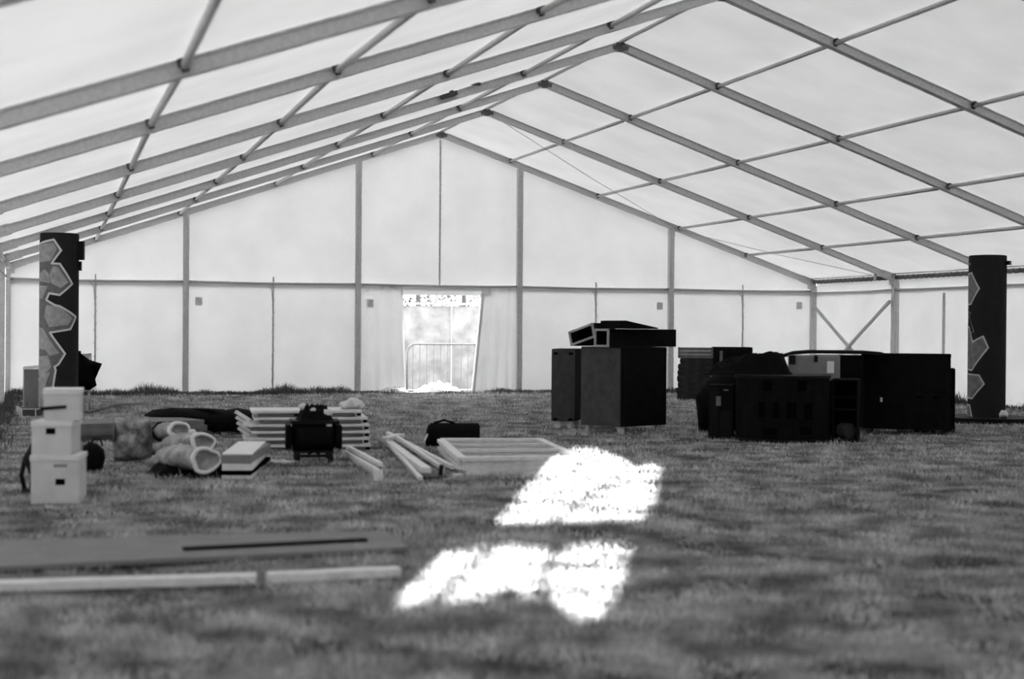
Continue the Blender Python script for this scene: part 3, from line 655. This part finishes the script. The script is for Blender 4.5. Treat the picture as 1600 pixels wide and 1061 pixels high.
# right wheeled case with rounded front
c = G(1414, 681); los = (c-CAM); los.z = 0; los.normalize(); rzr = math.atan2(los.y, los.x)-math.pi/2
t = thing('flight_case', 'wide black case with bowed front on dark casters nearest the right column', 'case', (c.x+los.x*.1, c.y+los.y*.1, 0), rzr)
w_ = .49
fr = [(-w_, .14), (-w_+.03, .09), (-w_+.10, .05), (-.2, .015), (0, 0), (.2, .008), (w_-.06, .03), (w_, .05)]
MB().prism(fr + [(w_, .62), (-w_, .62)], .065, .90).build('body', 'case_black', t)
MB().prism([(x*1.008, y-.006) for x, y in fr] + [(w_*1.008, .625), (-w_*1.008, .625)], .885, .915).build('lid', 'case_black', t)
for x, y in ((-.40, .16), (-.06, .10), (.36, .12), (-.38, .5), (.38, .5)): caster(t, x, y, .03, False)
MB().b0(-.275, .016, .37, -.25, .035, .42).build('label', 'label_white', t)
for x in (.12, .30): MB().b0(x, .0, .42, x+.06, .02, .445).build('latch', 'void_black', t)
p = c + los*1.02 + Vector((los.y, -los.x, 0))*.33
case('flight_case', 'lower black case half hidden behind the bowed-front case', (p.x, p.y, 0), rzr, .46, .5, .74, 'case_black', legs=0)

# ------------------------------------------------------------------ left: white archive boxes
cB = G(92, 788); los = (cB-CAM); los.z = 0; los.normalize(); rB = -.16
def archive_box(label, loc, rz, w, d, h, hole, slot=None, lid=True):
    t = thing('archive_box', label, 'box', loc, rz, 'archive boxes in the left stack')
    MB().b0(-w/2, -d/2, 0, w/2, d/2, h-.005).build('body', 'carton_white', t, bevel=.004)
    if lid: MB().b0(-w/2-.006, -d/2-.006, h-.035, w/2+.006, d/2+.006, h).build('lid', 'carton_edge', t, bevel=.004)
    for x, z, ww, hh in hole: MB().b0(x-ww/2, -d/2-.003, z-hh/2, x+ww/2, -d/2+.012, z+hh/2).build('hand_hole', 'void_black', t)
    if slot: MB().b0(slot[0]-slot[2]/2, -d/2-.003, slot[1]-.01, slot[0]+slot[2]/2, -d/2+.004, slot[1]+.01).build('label_strip', 'foam_grey', t)
    return t
b1 = cB + los*.18
archive_box('white archive box with label strip, bottom of the stack of three', (b1.x, b1.y, 0), rB, .305, .34, .318, [(.035, .145, .06, .04)], (.035, .25, .085))
b2 = b1 + Vector((-.008, .0, 0))
archive_box('white archive box with one hand hole, middle of the stack of three', (b2.x-.01, b2.y, .319), rB-.05, .255, .30, .222, [(-.005, .155, .06, .04)])
archive_box('white archive box with a black tape strip, top of the stack of three', (b2.x+.035, b2.y+.02, .542), rB+.1, .235, .29, .206, [])
tp = MB().box((0, 0, 0), (.165, .006, .022), M=Matrix.Rotation(-.08, 3, 'Y')).build('tape', 'plastic_black', None); tp.location = (b2.x-.03, b2.y+.02-.149, .625); tp.rotation_euler[2] = rB+.1
tag(tp, 'black strip of tape across the front of the topmost archive box', 'tape')
# rucksack and cable
c = G(148, 738)
t = thing('rucksack', 'small black rucksack on the grass right of the white boxes', 'bag', (c.x, c.y+.12, 0), 0)
weld(puff([(-.10, .0), (.06, .0), (.085, .10), (.075, .17), (.02, .22), (-.04, .235), (-.09, .2)], .20, .015, 18, 3).build('body', 'cloth_black', t, smooth=True))
MB().tube([(-.03, -.02, .22), (.0, -.03, .262), (.05, -.02, .255), (.06, 0, .2)], .008, 6).build('strap', 'cloth_black', t)
c = G(46, 772)
o = MB().tube([(c.x-.03, c.y+.1, .014), (c.x-.055, c.y+.1, .12), (c.x-.03, c.y+.11, .24), (c.x+.02, c.y+.12, .33), (c.x+.05, c.y+.12, .36)], .016, 8).tube([(c.x+.01, c.y+.05, .014), (c.x+.02, c.y+.06, .12), (c.x-.02, c.y+.07, .22), (c.x+.01, c.y+.08, .30)], .018, 8).tube([(c.x-.05, c.y+.06, .016), (c.x+.02, c.y+.04, .016), (c.x+.1, c.y+.06, .016)], .016, 8).build('cable_coil', 'plastic_black', None, smooth=True)
tag(o, 'loose black cable hanging beside the left of the white boxes', 'cable')
# grey bin behind the left column
c = G(56, 643)
t = thing('wheelie_bin', 'grey bin with a pale lid half hidden behind the pale-artwork column', 'bin', (c.x+.02, c.y+.2, 0), -.05)
MB().prism([(-.17, -.15), (.17, -.15), (.17, .15), (-.17, .15)], .02, .56).build('body', 'bin_grey', t)
MB().box((0, 0, .60), (.37, .34, .035), M=Matrix.Rotation(-.10, 3, 'Y')).build('lid', 'carton_edge', t)
MB().b0(-.178, -.156, 0, -.165, -.15, .57).b0(-.178, -.158, 0, .178, -.15, .02).build('edge_trim', 'pale_timber', t)
# low platform
c = G(62, 652)
t = thing('staging_deck', 'low dark staging deck with pale metal edge left of the white boxes', 'platform', (c.x, c.y+.35, 0), .12)
MB().b0(-.25, -.34, .02, .45, .34, .10).build('deck', 'board_dark', t)
MB().b0(-.255, -.35, .098, .455, -.335, .112).b0(-.255, -.35, 0, .455, -.335, .014).b0(-.1, -.355, 0, -.085, -.34, .112).b0(-.26, -.35, 0, -.25, .34, .112).build('edge_frame', 'pale_timber', t)
# chair with coat
c = G(131, 643)
t = thing('folding_chair', 'pale metal chair standing right of the pale-artwork column', 'chair', (c.x, c.y+.15, 0), -.1)
for sx in (-.05, .05):
    MB().tube([(sx*1.3, -.18, 0), (sx*1.3, .16, .42)], .014, 8).build('leg', 'pale_timber', t, smooth=True)
    MB().tube([(sx*1.3, .2, 0), (sx*1.3, -.12, .42), (sx*1.3, .18, .78)], .014, 8).build('leg', 'pale_timber', t, smooth=True)
MB().b0(-.13, -.16, .42, .13, .18, .445).build('seat', 'pale_timber', t)
MB().b0(-.09, .14, .62, .09, .16, .78).build('backrest', 'pale_timber', t)
sQ = MPX(c); CO = [(120, 548), (126, 548), (127, 559), (139, 562), (158, 568), (144, 578), (150, 602), (140, 609), (118, 609), (112, 590), (114, 562)]
o = weld(puff([((x-131)*sQ, (643-y)*sQ) for x, y in CO], .22, .01, 14, 3).build('coat', 'cloth_black', None, smooth=True)); o.location = (c.x, c.y-.08, 0); o.rotation_euler[2] = -.02
tag(o, 'black coat with spiky collar thrown over the pale metal chair', 'coat')

# long boards and black sheet behind the rolls
cA = G(120, 693); cD = G(330, 684)
dv = (cD-cA); L_ = dv.length; rzA = math.atan2(dv.y, dv.x); mid = (cA+cD)/2
nv_ = Vector((-math.sin(rzA), math.cos(rzA), 0))
for i, (h, mt, lab) in enumerate(((.07, 'board_dark', 'dark board at the bottom of the long low stack behind the plastic sack'), (.06, 'wood_grey', 'grey board in the middle of the long low stack behind the plastic sack'), (.05, 'wood_grey', 'grey board on top of the long low stack behind the plastic sack'))):
    z = (.0, .072, .134)[i]; q = mid + nv_*(.38+.03*i)
    o = MB().b0(-L_/2-.1, -.36, 0, L_/2-.02*i, .36, h).b0(-L_/2-.1, -.366, h*.3, L_/2-.03*i, -.355, h*.7).build('board', mt, None, bevel=0); o.location = (q.x, q.y, z); o.rotation_euler[2] = rzA+.01*i
    tag(o, lab, 'board', 'boards in the long low stack')
q = G(312, 676); sQ = MPX(q)
t = thing('black_sheeting', 'long black folded sheeting lying behind the pale fabric rolls', 'sheet', (q.x, q.y, 0), -.12)
weld(puff([((x-312)*sQ, z) for x, z in ((225, .0), (395, .0), (394, .24), (370, .27), (352, .25), (325, .24), (300, .27), (270, .275), (240, .25), (228, .2))], .55, .012, 6, 3).build('folds', 'cloth_black', t, smooth=True))
pa, pb_ = G(135, 648), G(232, 633)
o = MB().tube([pa+Vector((0, 0, .03)), (pa+pb_)/2+Vector((0, 0, .08)), pb_+Vector((0, 0, .03))], .022, 8).build('pole', 'wood_grey', None, smooth=True)
tag(o, 'thin grey pole lying on the grass behind the long low boards', 'pole')

# plastic sack
c = G(208, 725); sQ = MPX(c)
t = thing('plastic_sack', 'crumpled clear plastic sack standing left of the pale fabric rolls', 'sack', (c.x, c.y+.14, 0), 0)
weld(puff([((x-208)*sQ, (725-y)*sQ) for x, y in ((180, 722), (200, 724), (225, 720), (238, 716), (240, 690), (236, 654), (225, 652), (205, 655), (180, 653), (183, 680), (178, 700))], .26, .03, 14, 3).build('film', 'clear_plastic', t, smooth=False))
weld(puff([(-.08, .02), (.06, .02), (.08, .2), (.0, .28), (-.07, .22)], .14, .02, 12, 2).build('contents', 'cloth_white', t, smooth=True))
# fabric rolls
ROLLS = [((238, 733), .05, (322, 750), .150, .112, 'nearest pale fabric roll with an open flared end lying above the black shade mound'),
         ((244, 722), .08, (317, 738), .240, .090, 'pale fabric roll bending upward beside the stack of white panels'),
         ((226, 714), .13, (280, 728), .300, .080, 'upper fabric roll with a black strap and round end')]
for i, (a, za, b, zb, r, lab) in enumerate(ROLLS):
    A = G(*a); B = G(*b); t = thing('fabric_roll', lab, 'fabric roll', (A.x, A.y, 0), 0, 'fabric rolls'); O = Vector((A.x, A.y, 0))
    A = Vector((0, 0, za)); B = Vector((B.x-O.x, B.y-O.y, zb)); d = B-A; NS, NR_ = 22, 22
    dn = d.normalized(); sx_ = Vector((0, 0, 1)).cross(dn).normalized(); ux_ = dn.cross(sx_)
    def pos(k, q, shrink=1.):
        f_ = k/NS; c0_ = A + d*f_ + Vector((0, 0, .035*math.sin(math.pi*f_)))
        rad = r*(.42+.62*sstep(0, .45, f_)-.10*sstep(.5, .85, f_)+.10*sstep(.85, 1, f_)); an = q*2*math.pi/NR_
        w = 1 + .17*wob(f_*5+i*3, an*1.1) + .08*wob(f_*14, an*2.2+i); w = 1+(w-1)*(.5+.5*min(1, (q % NR_)/4, (NR_-q)/4))
        return c0_ + (sx_*math.cos(an)*rad*1.12 + ux_*math.sin(an)*rad*.82)*w*shrink
    mb = MB()
    mb.v = [tuple(pos(k, q)) for k in range(NS+1) for q in range(NR_)] + [tuple(pos(k, q, .74 if k == NS else .60)) for k in (NS, NS-1) for q in range(NR_)]
    for k in range(NS+2):
        for q in range(NR_):
            q2 = (q+1) % NR_; mb.f.append((k*NR_+q, k*NR_+q2, (k+1)*NR_+q2, (k+1)*NR_+q))
    mb.f += [tuple(range(NR_))[::-1], tuple((NS+2)*NR_+q for q in range(NR_))]
    mb.build('skin', 'cloth_dirty', t, smooth=True)
    MB().tube([pos(NS, q % NR_, .90) + dn*.002 for q in range(NR_+1)], [.010+.009*math.sin(q*math.pi/NR_)**2 for q in range(NR_+1)], 8).build('rim', 'foam_white', t, smooth=True)
    if i == 2: MB().tube([pos(12, q % NR_, 1.05) for q in range(NR_+1)], .014, 6).build('strap', 'cloth_black', t, smooth=True)
c = G(300, 722); o = weld(puff([(-.05, 0), (.05, 0), (.065, .045), (.03, .085), (-.03, .085), (-.065, .04)], .11, .01, 30, 3).build('cloth_ball', 'cloth_white', None, smooth=True)); o.location = (c.x, c.y+.12, .19)
tag(o, 'small pale ball of cloth perched between the fabric rolls', 'cloth')
c = G(294, 746); sQ = MPX(c)
def shade_mound(u, v):  # black cloth mound standing in for the shaded underside of the rolls
    e = sstep(0, .12, u)*sstep(0, .12, 1-u)*sstep(0, .2, v)*sstep(0, .2, 1-v); return .004+e*(.085+.02*wob(u*6, v*5)+.01*wob(u*17, v*13))
heap('roll_shade', 'black mound standing for the shade beneath the fabric rolls', 'sheet', (c.x+.04, c.y+.30, 0), .1, .60, .62, shade_mound, 'cloth_black')
o = MB().box((0, 0, 0), (.03, .012, .055)).build('paper_tag', 'label_white', None, bevel=.003); tq = G(293, 728, .05); o.location = (tq.x, tq.y, .07)
tag(o, 'tiny white tag standing against the fabric rolls', 'tag')

# stack of white panels
cP = G(369, 749); q1 = G(345+22, 749); far = G(398, 712)
dirp = (G(410, 716)-G(369, 749)); dirp.z = 0; rzP = math.atan2(dirp.y, dirp.x)-math.pi/2
z = 0
for i, (h, mt, lab) in enumerate(((.030, 'foam_white', 'lowest white panel of the short stack beside the fabric rolls'), (.035, 'void_black', 'black filler slab for the shaded gap in the short stack beside the fabric rolls'), (.052, 'foam_white', 'thick white panel in the middle of the short stack beside the fabric rolls'), (.065, 'foam_grey', 'grey-edged panel second from the top of the short stack'), (.012, 'foam_white', 'white sheet on top of the short stack beside the fabric rolls'))):  # black slab takes the place of a shaded gap between panels
    o = MB().b0(-.115, 0, 0, .115, 1.25, h).build('panel', mt, None, bevel=.003); o.location = (cP.x+.006*(-1)**i, cP.y, z); o.rotation_euler[2] = rzP+.02*(-1)**i
    tag(o, lab, 'panel', 'panels in the short stack'); z += h+.0008
for i, (px, py, w, d, a, lab) in enumerate(((412, 728, .10, .30, -.3, 'narrow white sheet on the grass touching the stack of white panels'), (432, 727, .20, .34, .5, 'larger white sheet lying flat on the grass before the trolley'))):
    c = G(px, py); o = MB().grid(lambda u, v: (w*(u-.5), d*(v-.5), .012+.008*wob(u*4+i, v*4)), 8, 8).build('paper_sheet', 'pale_timber', None, smooth=True); o.location = (c.x, c.y, 0.02); o.rotation_euler[2] = a
    md = o.modifiers.new('thickness', 'SOLIDIFY'); md.thickness = .006; tag(o, lab, 'sheet')

# folded white tables behind the trolley
cl_, cr_ = G(384, 706), G(578, 698); rzT = -.10; Lt_ = 1.17; dv = Vector((math.cos(rzT), math.sin(rzT), 0))*Lt_; nT = Vector((-math.sin(rzT), math.cos(rzT), 0))
words_ = ('lowest', 'second from the bottom', 'third from the bottom', 'third from the top', 'second from the top', 'uppermost')
for i in range(6):
    t = thing('folding_table', 'white folded table, ' + words_[i] + ' in the stack behind the trolley', 'table', (cl_.x+dv.x/2+nT.x*.32+.02*(-1)**i, cl_.y+dv.y/2+nT.y*.32, i*.064), rzT+(.0, .006, -.007, .008, -.004, .01)[i], 'folded tables in the stack')
    w = Lt_/2 - (.02, .0, .03, .0, .05, .07)[i]
    MB().b0(-w, -.30, .036, w, .30, .062).build('tabletop', 'white_timber', t, bevel=.004)
    for sx in (-1, 1):
        MB().tube([(sx*(w-.06), -.26, .019), (sx*.06, -.26, .019), (sx*.06, .26, .019), (sx*(w-.06), .26, .019)], .016, 8).build('leg_frame', 'foam_grey', t, smooth=True)
    MB().b0(w-.05, -.305, .01, w-.01, -.295, .036).b0(-.12, -.306, .005, -.06, -.29, .036).build('catch', 'void_black', t)
# battens leaning at the left end of that stack
for i, (a, za, b, zb) in enumerate((((388, 716), .40, (371, 700), .36), ((391, 718), .35, (367, 704), .32), ((390, 720), .31, (365, 708), .28), ((390, 722), .26, (371, 712), .23))):
    A = G(372+8, 700); rt = Vector((math.cos(rzT), math.sin(rzT), 0)); sQ = MPX(A)
    pA = A + rt*((368+i*1.5-380)*sQ) - nT*.02; pB = A + rt*((390+i-380)*sQ) - nT*.10
    pA.z = .35-.052*i; pB.z = .27-.052*i
    o = MB().beam(pA, pB, .035, .026).build('batten', 'white_timber', None); tag(o, ('topmost', 'second from the top', 'second from the bottom', 'lowest')[i] + ' short white batten leaning off the left end of the folded tables', 'batten', 'battens at the left end of the folded tables')
# crumpled cloth on the stack
for px, z, sx, lab in ((552, .386, 1., 'crumpled white cloth on the right end of the folded tables'),):
    c = G(px, 704)+nT*.2
    o = weld(puff([(-.10, 0), (.10, 0), (.13, .03), (.10, .07), (.05, .10), (.0, .11), (-.06, .075), (-.12, .06)], .16, .025, 22, 3).build('crumpled_cloth', 'cloth_white', None, smooth=True)); o.location = (c.x, c.y, z); o.rotation_euler[2] = rzT
    tag(o, lab, 'cloth')

# trolley
c = G(491, 725); los = (c-CAM); los.z = 0; los.normalize(); sQ = MPX(c)
t = thing('trolley', 'black fabric trolley on four wheels heaped with cables before the folded tables', 'trolley', (c.x+los.x*.05, c.y+los.y*.05, 0), math.atan2(los.y, los.x)-math.pi/2+.05)
weld(puff([(-.185, .10), (.16, .10), (.185, .14), (.19, .33), (.165, .355), (-.165, .355), (-.195, .33), (-.195, .14)], .36, .008, 12, 3).build('body', 'cloth_black', t, smooth=True)).location = (.01, .2, 0)
MB().b0(-.20, .03, .335, .215, .37, .362).b0(-.17, .05, .085, .17, .35, .10).build('rim', 'plastic_black', t)
for x, y in ((-.14, .06), (.14, .06), (-.14, .34), (.14, .34)):
    MB().tube([(x-.022, y, .05), (x+.022, y, .05)], .05, 16).build('wheel', 'plastic_black', t)
MB().tube([(-.15, .06, .06), (.15, .06, .06)], .012, 8).tube([(-.05, .06, .075), (.0, .06, .105), (.05, .06, .075)], .014, 6).build('axle', 'plastic_black', t)
for sx in (-1, 1): MB().b0(sx*.215-.025, .04, .12, sx*.215+.025, .3, .32).build('side_pocket', 'cloth_black', t, bevel=.01)
tc_ = Vector(t.location) + Vector((los.x*.2, los.y*.2, 0))
def coil(u, v):
    e = sstep(0, .25, u)*sstep(0, .25, 1-u)*sstep(0, .25, v)*sstep(0, .25, 1-v); return e*(.11+.035*wob(u*6, v*7)+.02*wob(u*19, v*15))
heap('cable_heap', 'tangled black cables heaped on top of the trolley', 'cables', (tc_.x-.0, tc_.y, .362), 0, .32, .30, coil, 'cloth_black', n=26)
for dx, dy, z, s_, a, lab in ((-.10, .02, .50, .048, .6, 'small white cloth scrap at the left top of the trolley heap'), (-.03, -.10, .50, .022, 0, 'small white knob on the front of the trolley heap'), (.10, -.06, .43, .065, -.7, 'white glove-like cloth on the right of the trolley heap'), (.10, -.16, .37, .024, 0, 'tiny pale tag at the trolley rim')):
    o = weld(puff([(-s_, 0), (s_, 0), (s_*1.2, s_*.8), (s_*.4, s_*1.5), (-s_*.6, s_*1.3), (-s_*1.2, s_*.6)], s_*1.4, s_*.15, 30, 2).build('cloth_scrap', 'cloth_white', None, smooth=True))
    o.location = (tc_.x+dx, tc_.y+dy, z-.06); o.rotation_euler = (0, a, -.15); tag(o, lab, 'cloth')

# timber bundles
def batten(a, b, za, zb, w, h, lab, mat='white_timber', group=None):
    A = G(*a); B = G(*b); A.z = za; B.z = zb
    o = MB().beam(A, B, w, h).build('batten', mat, None, bevel=.002); return tag(o, lab, 'batten', group)
for i, (dx, dz_) in enumerate(((0, .02), (8, .02), (-2, .058), (5, .06), (2, .096))):
    batten((541+dx, 716-dx*.25), (592+dx*1.4, 746-dx*.5), dz_, dz_, .035, .034, ('left batten in the bottom layer', 'right batten in the bottom layer', 'left batten in the middle layer', 'right batten in the middle layer', 'single batten on top')[i] + ' of the short white bundle before the tables', 'pale_timber' if i % 2 else 'white_timber', 'battens in the short bundle')
o = MB().box((0, 0, 0), (.06, .05, .09)).build('end_block', 'foam_white', None, bevel=.006); c = G(591, 752); o.location = (c.x, c.y, .046); o.rotation_euler = (0, 0, .5)
tag(o, 'white block standing at the near end of the short batten bundle', 'block')
batten((604, 698), (657, 752), .05, .02, .035, .03, 'thin white batten nearest the short bundle in the splayed pile')
batten((606, 698), (666, 745), .045, .05, .075, .045, 'broad white plank in the splayed pile')
batten((620, 699), (692, 736), .10, .02, .04, .03, 'knotted white batten in the splayed pile')
batten((606, 688), (708, 738), .075, .04, .04, .03, 'longest white batten at the back of the splayed pile')
batten((600, 700), (626, 695), .085, .095, .09, .035, 'short crosspiece lying over the splayed battens')
c = G(683, 750)
t = thing('stand_foot', 'dark stand foot on the grass at the near end of the splayed battens', 'stand', (c.x, c.y+.05, 0), .2)
MB().prism([(.10*math.cos(a*math.pi/8), .07*math.sin(a*math.pi/8)) for a in range(16)], 0, .03).build('base', 'board_dark', t)
MB().tube([(.04, 0, .03), (.05, 0, .11)], .018, 8).build('stub', 'plastic_black', t)

# black holdall
c = G(716, 700); sQ = MPX(c)
t = thing('holdall', 'black cylindrical holdall lying behind the white timber pallets', 'bag', (c.x, c.y+.15, 0), -.28)
mb = MB(); mb.tube([(-.25, 0, .12), (-.235, 0, .12), (.235, 0, .12), (.25, 0, .12)], [.09, .115, .115, .09], 20); mb.build('body', 'cloth_black', t, smooth=False)
MB().tube([(-.20, -.02, .235), (-.1, -.04, .265), (.0, -.02, .235)], .012, 6).build('handle', 'cloth_black', t)
weld(puff([(-.28, 0), (-.18, 0), (-.17, .12), (-.2, .2), (-.26, .22), (-.29, .1)], .2, .01, 15, 2).build('end_pocket', 'cloth_black', t, smooth=True))
MB().box((-.275, -.11, .10), (.02, .01, .07), M=Matrix.Rotation(.4, 3, 'Y')).build('tag', 'label_white', t)

# stacked white timber frames
NL, NR, FR, FL = G(724, 742), G(912, 739), G(852, 709), G(690, 709)
lab_ = ('lowest', 'second from the bottom', 'second from the top', 'uppermost')
for i in range(4):
    off = Vector((.012*(-1)**i, .008*(i % 3), 0)); z = .018+.036*i
    P4 = [p+off for p in (NL, NR, FR, FL)]
    for p in P4: p.z = z
    t = thing('timber_pallet', 'white open timber pallet, ' + lab_[i] + ' in the stack partly in sunlight', 'pallet', (P4[0].x, P4[0].y, z-.018), 0, 'stacked timber pallets')
    O = Vector((P4[0].x, P4[0].y, z-.018)); a_, b_, c_, d_ = [p-O for p in P4]
    MB().beam(a_, b_, .10, .034).build('rail', 'white_timber', t, bevel=.003); MB().beam(d_, c_, .10, .034).build('rail', 'white_timber', t, bevel=.003)
    u_ = (d_-a_).normalized(); v_ = (c_-b_).normalized()
    MB().beam(a_+u_*.05, d_-u_*.05, .07, .030).build('stile', 'white_timber', t); MB().beam(b_+v_*.05-Vector((.04, 0, 0)), c_-v_*.05-Vector((.04, 0, 0)), .07, .030).build('stile', 'white_timber', t)
    for fr_ in (.42, .72):
        MB().beam(a_.lerp(d_, fr_), b_.lerp(c_, fr_), .08, .024).build('slat', 'white_timber', t)
c = G(725, 744)
o = MB().b0(-.035, -.03, 0, .035, .03, .02).build('wedge', 'foam_white', None, bevel=.003); o.location = (c.x-.05, c.y, 0); tag(o, 'small white wedge on the grass at the left corner of the timber pallets', 'block')
o = MB().b0(-.02, -.02, 0, .02, .02, .03).b0(.0, -.05, .0, .02, -.02, .02).build('bracket', 'steel_dark', None); c = G(905, 727, .15); o.location = (c.x, c.y, .1455); tag(o, 'small dark metal fitting on the sunlit end of the timber pallets', 'fitting')

# ------------------------------------------------------------------ foreground boards
a, b, c_, d_ = G(-110, 902), G(637, 865), G(600, 838.5), G(-110, 858)
t = thing('plywood_sheet', 'wide grey plywood sheet lying on the grass in the left foreground', 'board', (a.x, a.y, 0), 0)
O = Vector((a.x, a.y, 0)); poly = [p-O for p in (a, b, c_, d_)]
MB().prism([(p.x, p.y) for p in poly], .012, .034).build('sheet', 'ply_grey', t)
MB().beam(poly[0]+Vector((0, .05, .006)), poly[1]+Vector((-.03, .05, .006)), .05, .012).build('batten', 'board_dark', t)
pa, pb_ = G(286, 855, .05), G(572, 841, .05)
o = MB().beam((pa.x, pa.y, .043), (pb_.x, pb_.y, .043), .06, .016).build('black_bar', 'plastic_black', None, bevel=.004); tag(o, 'slim black bar lying along the far edge of the plywood sheet', 'bar')
for a, b, lab in (((-110, 930), (403, 914), 'long pale timber lying on the grass nearest the camera at left'), ((420, 913), (627, 903), 'shorter pale timber end to end with the long one before the plywood sheet')):
    A = G(*a); B = G(*b); A.z = B.z = .022
    A.y += .05; B.y += .05
    o = MB().beam(A, B, .09, .042).build('timber', 'white_timber', None, bevel=.004); tag(o, lab, 'timber', 'foreground timbers')
